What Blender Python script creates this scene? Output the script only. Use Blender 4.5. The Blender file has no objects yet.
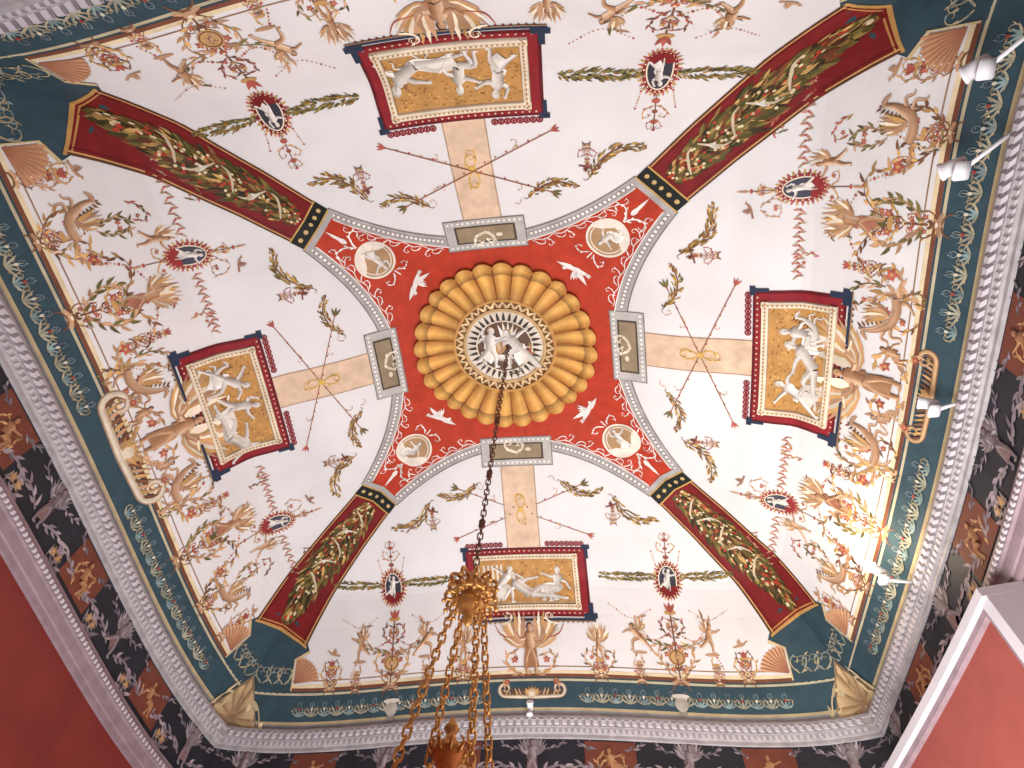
import bpy, bmesh, math, random
import numpy as np
from mathutils import Vector, Matrix
random.seed(7)
scn=bpy.context.scene
scn.view_settings.view_transform='Standard'
# ------------------------------------------------------------------ geometry of the room (metres, plan centre = origin)
H=3.7343; RY=0.9658; FLOOR=-1.6
AX=np.array([-0.0247,0.0286,-0.1269,-0.0188,0.1819,-0.0368,0.1886,-0.0239,-0.1694,0.0658,-0.0332,-0.0457,0.0774,-0.0949,-0.0074])
AY=np.array([-0.0476,0.0430,0.0030,-0.0325,0.0009,0.0194,0.1031,0.0415,-0.1467,0.3903,0.0051,0.1439,-0.0585,0.0117,-0.5456])
EXPS=[(i,j) for i in range(5) for j in range(5) if i+j<=4]
def warp(x,y):
    x=np.asarray(x,float); y=np.asarray(y,float)
    wx=x.copy(); wy=y*RY
    for c,d,(i,j) in zip(AX,AY,EXPS):
        b=(x/3)**i*(y/3)**j; wx=wx+c*b; wy=wy+d*b
    wy=wy-np.where(y<0,.34*np.maximum(0,1-(x/3)**2)**.8*(np.abs(y)/3)**9,.10*(1-.6*(x/3)**2)*(np.abs(y)/3)**7)
    return wx,wy
_m=np.linspace(-.5,3.5,2001)
_mt=np.array([0,.6,1.146,1.48,2.0,2.43,2.6,2.817,3.0,3.5]); _zt=np.array([1.943,1.91,1.785,1.65,1.46,1.20,.93,.46,0.,-1.257])
_z=np.interp(np.abs(_m),_mt,_zt)
_k=np.exp(-.5*(np.arange(-40,41)*.002/.035)**2); _k/=_k.sum()
_zs=np.convolve(_z,_k,'same')
def fz(m): return H+np.interp(m,_m,_zs)
_mm=np.linspace(0,3.4,1701); _ll=np.concatenate([[0],np.cumsum(np.hypot(np.diff(_mm),np.diff(fz(_mm))))])
def L(m): return np.interp(m,_mm,_ll)
def Li(l): return np.interp(l,_ll,_mm)
def surf(x,y):
    wx,wy=warp(x,y); return np.stack([wx,wy,fz(np.maximum(np.abs(x),np.abs(y)))],-1)
def vault_map(P,h):
    x,y=P[:,0],P[:,1]; e=.02
    a=surf(x+e,y)-surf(x-e,y); b=surf(x,y+e)-surf(x,y-e)
    n=np.cross(a,b); n/=np.linalg.norm(n,axis=1)[:,None]; n*=-np.sign(n[:,2])[:,None]
    return surf(x,y)+n*np.asarray(h)[:,None]
# panel side index: 0 far(+y) 1 near(-y) 2 left(-x) 3 right(+x)
def side(k,u,v):
    if k==0: return np.stack([u,v],-1)
    if k==1: return np.stack([u,-v],-1)
    if k==2: return np.stack([-v,u],-1)
    return np.stack([v,u],-1)
def PT(k,u0,v0,s=1.,rot=0.,mir=1):
    c,sn=math.cos(rot),math.sin(rot); l0=float(L(v0))
    def T(P):
        a,b=P[:,0]*s,P[:,1]*s; a,b=a*c-b*sn,a*sn+b*c
        return side(k,u0+a*mir,Li(l0-b))
    return T
def FT(x0,y0,s=1.,rot=0.,mir=1):
    c,sn=math.cos(rot),math.sin(rot)
    def T(P):
        a,b=P[:,0]*s*mir,P[:,1]*s
        return np.stack([x0+a*c-b*sn,y0+a*sn+b*c],-1)
    return T
ID=lambda P:P
def lin(c): return tuple(((v/255)/12.92 if v/255<=.04045 else ((v/255+.055)/1.055)**2.4) for v in c)
def jit(c,a=.12):
    f=1+random.uniform(-a,a); return tuple(min(255,v*f) for v in c)
# ------------------------------------------------------------------ materials
def mat(name,col=None,rough=.6,metal=0.,attr=False,noise=.12,scale=6.,bump=0.,emit=0):
    m=bpy.data.materials.new(name); m.use_nodes=True; nt=m.node_tree; b=nt.nodes['Principled BSDF']
    b.inputs['Roughness'].default_value=rough; b.inputs['Metallic'].default_value=metal
    b.inputs['Specular IOR Level'].default_value=.25 if metal==0 else .5
    tc=nt.nodes.new('ShaderNodeTexCoord'); nz=nt.nodes.new('ShaderNodeTexNoise'); nz.inputs['Scale'].default_value=scale; nz.inputs['Detail'].default_value=5
    nt.links.new(tc.outputs['Object'],nz.inputs['Vector'])
    mr=nt.nodes.new('ShaderNodeMapRange'); mr.inputs['From Min'].default_value=.3; mr.inputs['From Max'].default_value=.7
    mr.inputs['To Min'].default_value=1-noise; mr.inputs['To Max'].default_value=1+noise*.4
    nt.links.new(nz.outputs['Fac'],mr.inputs['Value'])
    mx=nt.nodes.new('ShaderNodeVectorMath'); mx.operation='SCALE'
    if attr:
        at=nt.nodes.new('ShaderNodeAttribute'); at.attribute_name='Col'; nt.links.new(at.outputs['Color'],mx.inputs[0])
    else: mx.inputs[0].default_value=lin(col)
    nt.links.new(mr.outputs[0],mx.inputs['Scale']); nt.links.new(mx.outputs[0],b.inputs['Base Color'])
    if bump:
        bp=nt.nodes.new('ShaderNodeBump'); bp.inputs['Strength'].default_value=bump; bp.inputs['Distance'].default_value=.01
        n2=nt.nodes.new('ShaderNodeTexNoise'); n2.inputs['Scale'].default_value=scale*8; nt.links.new(tc.outputs['Object'],n2.inputs['Vector'])
        nt.links.new(n2.outputs['Fac'],bp.inputs['Height']); nt.links.new(bp.outputs[0],b.inputs['Normal'])
    if emit:
        b.inputs['Emission Color'].default_value=(*lin(col),1); b.inputs['Emission Strength'].default_value=emit
    return m
M_paint=mat('fresco_paint',attr=True,noise=.2,scale=9,rough=.7)
M_plaster=mat('vault_white_plaster',(224,222,222),rough=.65,noise=.09,scale=1.6,bump=.15)
M_gold=mat('gilded_bronze',(214,160,92),rough=.38,metal=.55,noise=.4,scale=25)
M_bronze=mat('dark_bronze',(104,62,48),rough=.4,metal=.4,noise=.3,scale=25)
M_corn=mat('cornice_plaster',(166,160,162),rough=.6,noise=.25,scale=12)
M_red=mat('red_wall',(120,46,40),rough=.6,noise=.2,scale=3)
M_dark=mat('dark_frieze',(38,38,46),rough=.6,noise=.3,scale=5)
M_mauve=mat('mauve_moulding',(142,122,128),rough=.55,noise=.2,scale=10)
M_white=mat('white_painted_metal',(235,235,238),rough=.4,noise=.03)
M_frame=mat('white_frame_paint',(198,192,198),rough=.5,noise=.06)
M_lamp=mat('lit_lens',(255,226,180),emit=40)
M_floor=mat('parquet_floor',(120,84,58),rough=.4,noise=.3,scale=4)
# ------------------------------------------------------------------ painter
class Painter:
    def __init__(s,name,mapf=vault_map): s.name=name;s.mapf=mapf;s.P=[];s.Hh=[];s.C=[];s.F=[];s.n=0
    def add(s,P,h,faces,col):
        P=np.asarray(P,float); n=len(P); h=np.full(n,float(h)) if np.isscalar(h) else np.asarray(h,float)
        col=np.asarray(col,float)
        if col.ndim==1: col=np.tile(np.array(lin(col)),(n,1))
        s.P.append(P);s.Hh.append(h);s.C.append(col);o=s.n
        s.F.extend([tuple(i+o for i in f) for f in faces]); s.n+=n
    def grid(s,P,h,rows,cols,col,closed=False):
        f=[]
        R=rows if closed else rows-1
        for i in range(R):
            j0=i*cols; j1=((i+1)%rows)*cols
            for j in range(cols-1): f.append((j0+j,j0+j+1,j1+j+1,j1+j))
        s.add(P,h,f,col)
    def build(s,parent=None,material=M_paint,smooth=False):
        if not s.n: return None
        P=np.concatenate(s.P);h=np.concatenate(s.Hh);C=np.concatenate(s.C)
        W=s.mapf(P,h)
        me=bpy.data.meshes.new(s.name); me.from_pydata(W.tolist(),[],s.F); me.update()
        at=me.color_attributes.new('Col','FLOAT_COLOR','POINT')
        at.data.foreach_set('color',np.concatenate([C,np.ones((len(C),1))],1).astype(np.float32).ravel())
        if smooth: me.polygons.foreach_set('use_smooth',[True]*len(me.polygons))
        me.materials.append(material)
        o=bpy.data.objects.new(s.name,me); scn.collection.objects.link(o)
        if parent: o.parent=parent
        return o
def smooth_pts(p,n):
    p=np.asarray(p,float)
    q=np.vstack([2*p[0]-p[1],p,2*p[-1]-p[-2]]); out=[]
    for i in range(1,len(q)-2):
        for t in np.linspace(0,1,n,endpoint=False):
            a,b,c,d=q[i-1],q[i],q[i+1],q[i+2]
            out.append(.5*(2*b+(c-a)*t+(2*a-5*b+4*c-d)*t*t+(3*b-a-3*c+d)*t**3))
    out.append(q[-2]); return np.array(out)
def stroke(p,T,pts,w,col,h=.004,dome=0.,n=4,smooth=True):
    pts=np.asarray(pts,float)
    if smooth and len(pts)>2: pts=smooth_pts(pts,n)
    N=len(pts); t=np.linspace(0,1,N)
    w=np.full(N,float(w)) if np.isscalar(w) else np.interp(t,np.linspace(0,1,len(w)),w)
    tg=np.gradient(pts,axis=0); tg/=np.linalg.norm(tg,axis=1)[:,None]+1e-9
    nr=np.stack([-tg[:,1],tg[:,0]],-1)*(w/2)[:,None]
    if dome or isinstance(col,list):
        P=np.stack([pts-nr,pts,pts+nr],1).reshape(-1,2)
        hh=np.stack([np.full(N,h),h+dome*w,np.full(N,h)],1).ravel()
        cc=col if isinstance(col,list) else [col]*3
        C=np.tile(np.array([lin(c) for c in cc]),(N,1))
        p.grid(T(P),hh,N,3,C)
    else:
        P=np.stack([pts-nr,pts+nr],1).reshape(-1,2); p.grid(T(P),h,N,2,col)
def blob(p,T,x,y,rx,ry,col,h=.005,rot=0,n=10,dome=0.):
    a=np.linspace(0,2*np.pi,n,endpoint=False); c,s=math.cos(rot),math.sin(rot)
    X=np.cos(a)*rx;Y=np.sin(a)*ry
    P=np.stack([x+X*c-Y*s,y+X*s+Y*c],-1); P=np.vstack([P,[[x,y]]])
    hh=np.full(n+1,h); hh[-1]+=dome
    p.add(T(P),hh,[(i,(i+1)%n,n) for i in range(n)],col)
def ring(p,T,x,y,rx,ry,w,col,h=.005,n=28,dome=0.):
    a=np.linspace(0,2*np.pi,n,endpoint=False)
    o=np.stack([x+np.cos(a)*rx,y+np.sin(a)*ry],-1); i=np.stack([x+np.cos(a)*(rx-w),y+np.sin(a)*(ry-w)],-1); m=(o+i)/2
    P=np.stack([o,m,i],1).reshape(-1,2); hh=np.tile([h,h+dome,h],n)
    p.grid(T(P),hh,n,3,col,closed=True)
def leaf(p,T,x,y,ang,ln,wd,col,h=.005,bend=0.):
    c,s=math.cos(ang),math.sin(ang)
    t=np.array([0,.3,.65,1.]);w=np.array([.1,1,.75,.0])*wd/2; cx=t*ln; cy=bend*ln*t*t
    X=np.stack([cx,cx],1).ravel();Y=np.stack([cy-w,cy+w],1).ravel()
    P=np.stack([x+X*c-Y*s,y+X*s+Y*c],-1)
    p.add(T(P),h,[(0,1,3,2),(2,3,5,4),(4,5,7,6)],col)
def fill(p,poly,col,h,T=ID,maxe=.09):
    from mathutils.geometry import tessellate_polygon
    pl=[Vector((a,b,0)) for a,b in poly]
    tris=[tuple(t) for t in tessellate_polygon([pl])]
    bm=bmesh.new(); vs=[bm.verts.new(v) for v in pl]
    for t in tris:
        try: bm.faces.new([vs[i] for i in t])
        except Exception: pass
    for _ in range(7):
        es=[e for e in bm.edges if e.calc_length()>maxe]
        if not es: break
        bmesh.ops.subdivide_edges(bm,edges=es,cuts=1,use_grid_fill=False)
        bmesh.ops.triangulate(bm,faces=bm.faces[:])
    bm.verts.index_update()
    P=np.array([(v.co.x,v.co.y) for v in bm.verts]); F=[tuple(v.index for v in f.verts) for f in bm.faces]
    bm.free(); p.add(T(P),h,F,col)
def band(p,T,A,B,col,h,nc=3):
    A=np.asarray(A,float);B=np.asarray(B,float); ts=np.linspace(0,1,nc)
    P=np.stack([A+(B-A)*t for t in ts],1).reshape(-1,2); p.grid(T(P),h,len(A),nc,col)
# ------------------------------------------------------------------ palette
TAN=(186,146,114);BRN=(122,82,60);DBR=(84,52,38);OCH=(194,152,96);CRM=(232,218,194);RED=(184,60,38);CRI=(122,30,32);OLV=(112,102,60);DOL=(70,68,40);PNK=(172,88,76);GRY=(176,172,170);WHT=(238,232,226);TEA=(52,74,84);NAVY=(42,54,76);GLD=(214,164,90)
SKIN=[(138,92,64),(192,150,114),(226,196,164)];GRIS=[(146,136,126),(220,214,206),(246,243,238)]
POSES={
'stand':dict(head=(0,.93),neck=(0,.84),chest=(0,.72),hip=(0,.5),lk=(-.08,.27),lf=(-.07,.02),rk=(.09,.28),rf=(.1,.02),le=(-.19,.68),lh=(-.28,.82),re=(.19,.66),rh=(.3,.76)),
'dance':dict(head=(.05,.92),neck=(.02,.83),chest=(0,.71),hip=(-.03,.5),lk=(-.18,.33),lf=(-.34,.2),rk=(.06,.27),rf=(.05,.02),le=(-.16,.82),lh=(-.1,.98),re=(.2,.7),rh=(.36,.78)),
'recline':dict(head=(-.36,.56),neck=(-.32,.46),chest=(-.25,.36),hip=(0,.16),lk=(.27,.32),lf=(.44,.06),rk=(.32,.14),rf=(.62,.08),le=(-.42,.26),lh=(-.52,.08),re=(-.08,.46),rh=(.12,.5)),
'sit':dict(head=(-.04,.8),neck=(-.04,.7),chest=(-.03,.58),hip=(0,.34),lk=(.26,.38),lf=(.28,.06),rk=(.2,.3),rf=(.12,.04),le=(-.22,.5),lh=(-.3,.34),re=(.14,.62),rh=(.32,.7)),
'lunge':dict(head=(.2,.84),neck=(.15,.75),chest=(.1,.65),hip=(-.04,.46),lk=(-.24,.26),lf=(-.42,.03),rk=(.2,.32),rf=(.22,.02),le=(-.06,.8),lh=(-.22,.9),re=(.32,.7),rh=(.48,.6))}
def figure(p,T,x,y,s,pose='stand',col=SKIN,h=.006,mir=1,hair=DBR,cloth=None,fat=1.,dome=.25):
    J={k:np.array([x+v[0]*s*mir,y+v[1]*s]) for k,v in POSES[pose].items()}
    W=s*fat
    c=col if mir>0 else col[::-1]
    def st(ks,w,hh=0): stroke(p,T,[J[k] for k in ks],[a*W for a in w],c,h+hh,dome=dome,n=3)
    st(['le','lh'],[.06,.035]); st(['chest','le'],[.075,.06])
    st(['hip','lk','lf'],[.14,.10,.085,.06,.045]); st(['hip','rk','rf'],[.14,.10,.085,.06,.045],.001)
    for f in('lf','rf'): blob(p,T,J[f][0]+.03*s*mir,J[f][1],.05*W,.024*W,c[1],h+.001,n=7)
    st(['neck','chest','hip'],[.08,.2,.19,.14,.19],.002)
    st(['chest','re'],[.08,.065],.003); st(['re','rh'],[.06,.035],.003)
    for f in('lh','rh'): blob(p,T,*J[f],.03*W,.026*W,c[1],h+.002,n=6)
    st(['head','neck'],[.06,.07],.002)
    blob(p,T,*J['head'],.058*W,.074*W,hair,h+.003,n=10); blob(p,T,J['head'][0]+.014*s*mir,J['head'][1]-.012*s,.044*W,.058*W,c[1],h+.005,n=9,dome=.01*s)
    if cloth:
        a=J['hip'];k=J['rk'];l=J['lk']
        stroke(p,T,[a+[-.12*s*mir,.06*s],a,(k+l)/2,(J['rf']+J['lf'])/2+[0,.1*s]],[.1*s,.22*s,.26*s,.3*s],[jit(cloth),cloth,jit(cloth,.25)],h+.004,dome=.05,n=4)
def wing(p,T,x,y,s,mir=1,cols=(TAN,OCH,CRM),h=.005,a0=.2,a1=1.5,n=7):
    for i in range(n):
        t=i/(n-1); a=a0+(a1-a0)*t; a=a if mir>0 else math.pi-a
        leaf(p,T,x,y,a,s*(.65+.4*math.sin(t*2.4)),s*.17,jit(cols[i%len(cols)]),h+.0005*i,bend=.25*mir)
    stroke(p,T,[(x,y),(x+mir*.25*s,y+.28*s),(x+mir*.2*s,y+.7*s)],[.16*s,.14*s,.05*s],jit(cols[0]),h+.005)
def tendril(p,T,x,y,ang,ln,curl,col,w=.014,leaves=5,h=.0045,lc=None,flower=None):
    N=26;t=np.linspace(0,1,N); th=ang+curl*(.25*t+t**3*1.3); ds=ln/N
    X=x+np.cumsum(np.cos(th))*ds;Y=y+np.cumsum(np.sin(th))*ds
    stroke(p,T,np.stack([X,Y],-1),[w*.85,w*.9,w*.5,w*.3],jit(col),h,smooth=False)
    leaves=int(leaves*1.7)
    for i in range(leaves):
        j=int((i+.6)/leaves*N*.9); sd=1 if i%2 else -1
        leaf(p,T,X[j],Y[j],th[j]+sd*random.uniform(.5,1.),ln*random.uniform(.09,.16),ln*.035+w*.35,jit(lc if (lc and random.random()<.6) else col,.2),h+.0006,bend=-.3*sd)
    if flower:
        for a in range(5): leaf(p,T,X[-1],Y[-1],a*1.26+ang,w*2.2,w*1.3,jit(flower,.15),h+.001)
        blob(p,T,X[-1],Y[-1],w*.6,w*.6,OCH,h+.002,n=6)
    return X[-1],Y[-1]
def beads(p,T,pts,r,gap,cols,h=.005):
    q=smooth_pts(pts,14) if len(pts)>2 else np.linspace(pts[0],pts[1],60)
    d=np.concatenate([[0],np.cumsum(np.linalg.norm(np.diff(q,axis=0),axis=1))])
    k=max(2,int(d[-1]/gap))
    for i in range(k+1):
        s=d[-1]*i/k; blob(p,T,np.interp(s,d,q[:,0]),np.interp(s,d,q[:,1]),r*(1 if i%3 else 1.5),r*(1 if i%3 else 1.5),jit(cols[i%len(cols)]),h,n=6)
def garland(p,T,pts,wid,n,cols=(OLV,DOL,(138,124,66),(150,112,52)),lw=.3,h=.006,spark=None,taper=True,ll=.62):
    q=smooth_pts(pts,20) if len(pts)>2 else np.linspace(pts[0],pts[1],60)
    d=np.concatenate([[0],np.cumsum(np.linalg.norm(np.diff(q,axis=0),axis=1))])
    tg=np.gradient(q,axis=0)
    for i in range(n):
        t=(i+random.random())/n; s=d[-1]*t
        x,y=np.interp(s,d,q[:,0]),np.interp(s,d,q[:,1]); a=math.atan2(np.interp(s,d,tg[:,1]),np.interp(s,d,tg[:,0]))
        f=(math.sin(math.pi*min(1,max(0,t*.9+.08)))**.5) if taper else 1
        off=random.uniform(-.36,.36)*wid*f; sd=1 if off>0 else -1
        leaf(p,T,x-math.sin(a)*off,y+math.cos(a)*off,a+sd*random.uniform(.15,.9),wid*ll*f*random.uniform(.7,1.1),wid*lw*.6,jit(random.choice(cols),.22),h+random.random()*.004,bend=-.2*sd)
        if spark and random.random()<.16: blob(p,T,x-math.sin(a)*off,y+math.cos(a)*off,wid*.035,wid*.035,random.choice(spark),h+.006,n=6)
def sprig(p,T,s,mir=1):
    pts=[(-.5*s*mir,.02),(-.15*s*mir,-.10*s),(.2*s*mir,-.08*s),(.5*s*mir,.14*s)]
    garland(p,T,pts,.2*s,60,cols=((160,128,66),(120,100,50),(186,148,80),(128,84,52)),lw=.3,ll=.7)
    stroke(p,T,pts,[.010,.014,.006],BRN,.0045)
    tendril(p,T,pts[0][0],pts[0][1],math.pi/2+mir*1.2,.14*s,2.5*mir,BRN,.008,0)
def candel(p,T,hh,w=1.,cols=(TAN,BRN,OCH,PNK),flame=True,h=.006):
    stroke(p,T,[(0,0),(0,hh)],.012*w,BRN,h-.001,smooth=False)
    n=6
    for i in range(n):
        y=hh*(i+.3)/n; c=cols[i%len(cols)]; r=.03*w*(1.1-.12*i)
        blob(p,T,0,y,r,r*.75,jit(c),h,n=9); blob(p,T,0,y+r*.3,r*.5,r*.3,CRM,h+.001,n=7)
        if i%2==0:
            for m in(-1,1): tendril(p,T,0,y,math.pi/2-m*1.2,.22*w*(1-.12*i),m*3.4,cols[(i+1)%4],.009*w,3,lc=OCH,flower=PNK)
    stroke(p,T,[(-.07*w,0),(0,.02*w),(.07*w,0)],[.02,.03,.02],jit(TAN),h)
    for m in(-1,1): stroke(p,T,[(0,.0),(m*.05*w,-.02*w),(m*.07*w,-.06*w)],[.018,.012,.008],BRN,h)
    blob(p,T,0,hh,.05*w,.02*w,OCH,h+.001)
    if flame:
        for a in(-.5,0,.5): leaf(p,T,0,hh,math.pi/2+a,.09*w,.03*w,jit(PNK),h+.002)
def cameo(p,T,s=1.,ringc=CRI,inner=(58,56,66),pose='dance'):
    for i in range(30):
        a=i*2*math.pi/30; leaf(p,T,math.cos(a)*.095*s,math.sin(a)*.15*s,a,.05*s,.022*s,jit(OCH if i%2 else PNK),.0045)
    blob(p,T,0,0,.108*s,.168*s,jit(ringc),.006,n=24)
    for i in range(22):
        a=i*2*math.pi/22; blob(p,T,math.cos(a)*.097*s,math.sin(a)*.156*s,.007*s,.007*s,CRM,.0072,n=5)
    ring(p,T,0,0,.086*s,.144*s,.010*s,CRM,.0075,24)
    blob(p,T,0,0,.076*s,.133*s,inner,.008,n=24)
    figure(p,T,0,-.11*s,.225*s,pose,GRIS,.009,fat=1.3,hair=GRIS[0],cloth=(225,220,214))
def beast(p,T,x,y,s,mir=1,h=.006,cols=None,wings=True):
    c=cols or [(140,102,76),(188,148,116),(222,194,164)]
    if mir<0: c=c[::-1]
    X=lambda a,b:(x+a*s*mir,y+b*s)
    tendril(p,T,*X(-.05,.25),math.pi/2+mir*1.9,.95*s,-mir*4.4,c[1],.05*s,8,h,lc=OCH,flower=PNK)
    tendril(p,T,*X(-.1,.2),math.pi/2+mir*2.4,.6*s,mir*3.4,c[0],.03*s,6,h,lc=OLV)
    stroke(p,T,[X(.0,.24),X(-.05,.12),X(.03,.02),X(.1,-.02)],[.11*s,.06*s,.035*s,.03*s],c,h)
    stroke(p,T,[X(-.1,.27),X(.08,.24),X(.26,.3),X(.36,.42)],[.13*s,.15*s,.15*s,.15*s],c,h+.001,dome=.2)
    stroke(p,T,[X(.33,.38),X(.42,.54),X(.45,.7)],[.15*s,.09*s,.06*s],c,h+.002,dome=.2)
    stroke(p,T,[X(.42,.72),X(.52,.71),X(.6,.64)],[.07*s,.075*s,.03*s],c,h+.003,dome=.2)
    for k in range(6): leaf(p,T,*X(.42-.022*k,.74-.06*k),math.pi/2+mir*(.6+.12*k),.11*s,.035*s,jit(BRN),h+.003)
    leaf(p,T,*X(.44,.73),math.pi/2,.07*s,.025*s,DBR,h+.004); blob(p,T,*X(.5,.725),.01*s,.01*s,DBR,h+.012+.015*s,n=5)
    stroke(p,T,[X(.34,.36),X(.52,.42),X(.56,.32),X(.62,.3)],[.07*s,.045*s,.03*s,.025*s],c,h+.002); stroke(p,T,[X(.32,.3),X(.48,.27),X(.47,.14),X(.52,.1)],[.07*s,.045*s,.03*s,.025*s],c,h+.002)
    if wings: wing(p,T,*X(.2,.34),.42*s,-mir,h=h+.003,a0=.5,a1=1.7,n=8)
def bird(p,T,x,y,s,mir=1,c=WHT,h=.008):
    X=lambda a,b:(x+a*s*mir,y+b*s)
    stroke(p,T,[X(-.4,-.1),X(-.1,0),X(.15,.08),X(.3,.2)],[.1*s,.2*s,.16*s,.06*s],c,h); blob(p,T,*X(.33,.24),.07*s,.06*s,c,h+.001); leaf(p,T,*X(.36,.24),0 if mir>0 else math.pi,.14*s,.04*s,OCH,h+.002)
    for i in range(5): leaf(p,T,*X(-.02,.04),math.pi/2+mir*(.1+.25*i),.45*s*(1-.08*i),.1*s,jit(c,.06),h+.001,bend=.2*mir)
    for i in range(3): leaf(p,T,*X(-.35,-.1),(math.pi if mir>0 else 0)+mir*(-.2+.25*i),.25*s,.07*s,c,h)
def shellfan(p,T,x,y,r,a0,a1,n=9,c1=(150,92,70),c2=(206,160,120),h=.006):
    for i in range(n):
        a=a0+(a1-a0)*(i+.5)/n; da=abs(a1-a0)/n*.5
        A=(x,y);B=(x+r*math.cos(a-da),y+r*math.sin(a-da));M=(x+r*1.05*math.cos(a),y+r*1.05*math.sin(a));D=(x+r*math.cos(a+da),y+r*math.sin(a+da))
        P=np.array([A,B,M,D]); C=np.array([lin(c1),lin(c1),lin(c2),lin(c2)]); p.add(T(P),np.array([h,h,h+.006,h]),[(0,1,2),(0,2,3)],C)
def scrollpair(p,T,w,hh,c=(214,200,178),d=(166,138,110),h=.006):
    for m in(-1,1):
        t=np.linspace(0,1,30); a=-math.pi/2+(t*2.4*math.pi)
        r=.30*hh*(1-t*.78); X=m*(w*.5+ r*np.cos(a));Y=hh*.40+r*np.sin(a)
        P=np.stack([X,Y],-1); P=np.vstack([[(0,hh*.05)],P])
        stroke(p,T,P,[.18*hh,.15*hh,.10*hh,.05*hh],d,h,smooth=False); stroke(p,T,P,[.12*hh,.10*hh,.06*hh,.03*hh],c,h+.003,dome=.2,smooth=False)
        for i in range(8): leaf(p,T,m*w*(.06+.065*i),hh*.12,math.pi/2-m*.7,hh*.36,hh*.09,jit((OCH,BRN,TAN)[i%3]),h+.006,bend=.3*m)
        tendril(p,T,m*w*.5,hh*.4,math.pi/2-m*.4,hh*.7,m*3.6,TAN,.016,6,h+.007,lc=OCH,flower=PNK)
    blob(p,T,0,hh*.2,w*.13,hh*.22,d,h+.003,n=14); blob(p,T,0,hh*.22,w*.09,hh*.16,c,h+.005,n=14,dome=.01)
    for i in range(7): leaf(p,T,0,hh*.12,math.pi*(.14+.12*i),hh*.4,hh*.09,jit(OCH),h+.008)
# ------------------------------------------------------------------ ceiling vault
def grid_vault():
    V=[];F=[];n=0
    for k in range(4):
        ms=np.linspace(0,3.04,64); us=np.linspace(-1,1,41)
        U,Mm=np.meshgrid(us,ms); P=side(k,(U*Mm).ravel(),Mm.ravel()); V.append(surf(P[:,0],P[:,1]))
        for i in range(63):
            for j in range(40): a=n+i*41+j; F.append((a,a+1,a+42,a+41))
        n+=64*41
    me=bpy.data.meshes.new('ceiling'); me.from_pydata(np.concatenate(V).tolist(),[],F); me.update()
    bm=bmesh.new(); bm.from_mesh(me); bmesh.ops.remove_doubles(bm,verts=bm.verts,dist=1e-4); bmesh.ops.recalc_face_normals(bm,faces=bm.faces); bm.to_mesh(me); bm.free()
    me.materials.append(M_plaster); o=bpy.data.objects.new('ceiling',me); scn.collection.objects.link(o); return o
ceiling=grid_vault()
arc=lambda u: 1.09+.29*u*u
pf=Painter('painted_red_field'); pb=Painter('patterned_grey_border')
UE=1.288
for k in range(4):
    for m in(-1,1):
        us=np.linspace(0,UE,16)
        poly=[(0,0)]+[(m*1.43,1.43)]+[(m*u,arc(u)) for u in us[::-1]]
        sub=side(k,np.array([q[0] for q in poly]),np.array([q[1] for q in poly])); fill(pf,[tuple(q) for q in sub],RED,.002)
        us=np.linspace(.33,UE,30)
        T=lambda P,k=k,m=m: side(k,m*P[:,0],P[:,1])
        band(pb,T,[(u,arc(u)+.035) for u in us],[(u,arc(u)-.075) for u in us],GRY,.005)
        band(pb,T,[(u,arc(u)+.040) for u in us],[(u,arc(u)+.028) for u in us],(124,118,116),.006,2)
        band(pb,T,[(u,arc(u)-.068) for u in us],[(u,arc(u)-.078) for u in us],(240,236,228),.006,2)
        for i in range(24):
            u=.40+(UE-.42)*i/23; v=arc(u)-.02
            blob(pb,T,u,v,.015,.015,(240,236,230),.007,n=6); ring(pb,T,u,v,.024,.024,.005,(136,128,124),.0065,8)
    T=lambda P,k=k: side(k,P[:,0],P[:,1])
    def rect(p,x0,x1,y0,y1,c,h,T=T): 
        ys=np.linspace(y0,y1,max(2,int((y1-y0)/.06)+2)); band(p,T,[(x0,y) for y in ys],[(x1,y) for y in ys],c,h,max(2,int((x1-x0)/.08)+2))
    rect(pb,-.36,.36,1.0,1.30,(130,122,118),.0055); rect(pb,-.35,.35,1.01,1.29,(188,184,180),.007)
    for i in range(15):
        u=-.32+.64*i/14
        for v in(1.035,1.265): blob(pb,T,u,v,.012,.012,(240,236,230),.008,n=6)
    rect(pb,-.27,.27,1.065,1.235,(80,68,56),.008); rect(pb,-.25,.25,1.08,1.22,(150,132,106),.009)
    TT=PT(k,0,1.2,1.); tendril(pb,TT,-.02,.03,.3,.26,4.5,CRM,.03,3,.011); tendril(pb,TT,.0,.04,math.pi-.2,.28,-4.2,CRM,.03,4,.011); blob(pb,TT,.12,.07,.03,.02,CRM,.012)
pd=Painter('painted_roundels_and_birds'); pa=Painter('painted_diagonal_arms'); pg=Painter('painted_arm_garlands')
q=math.sqrt(2)
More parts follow.
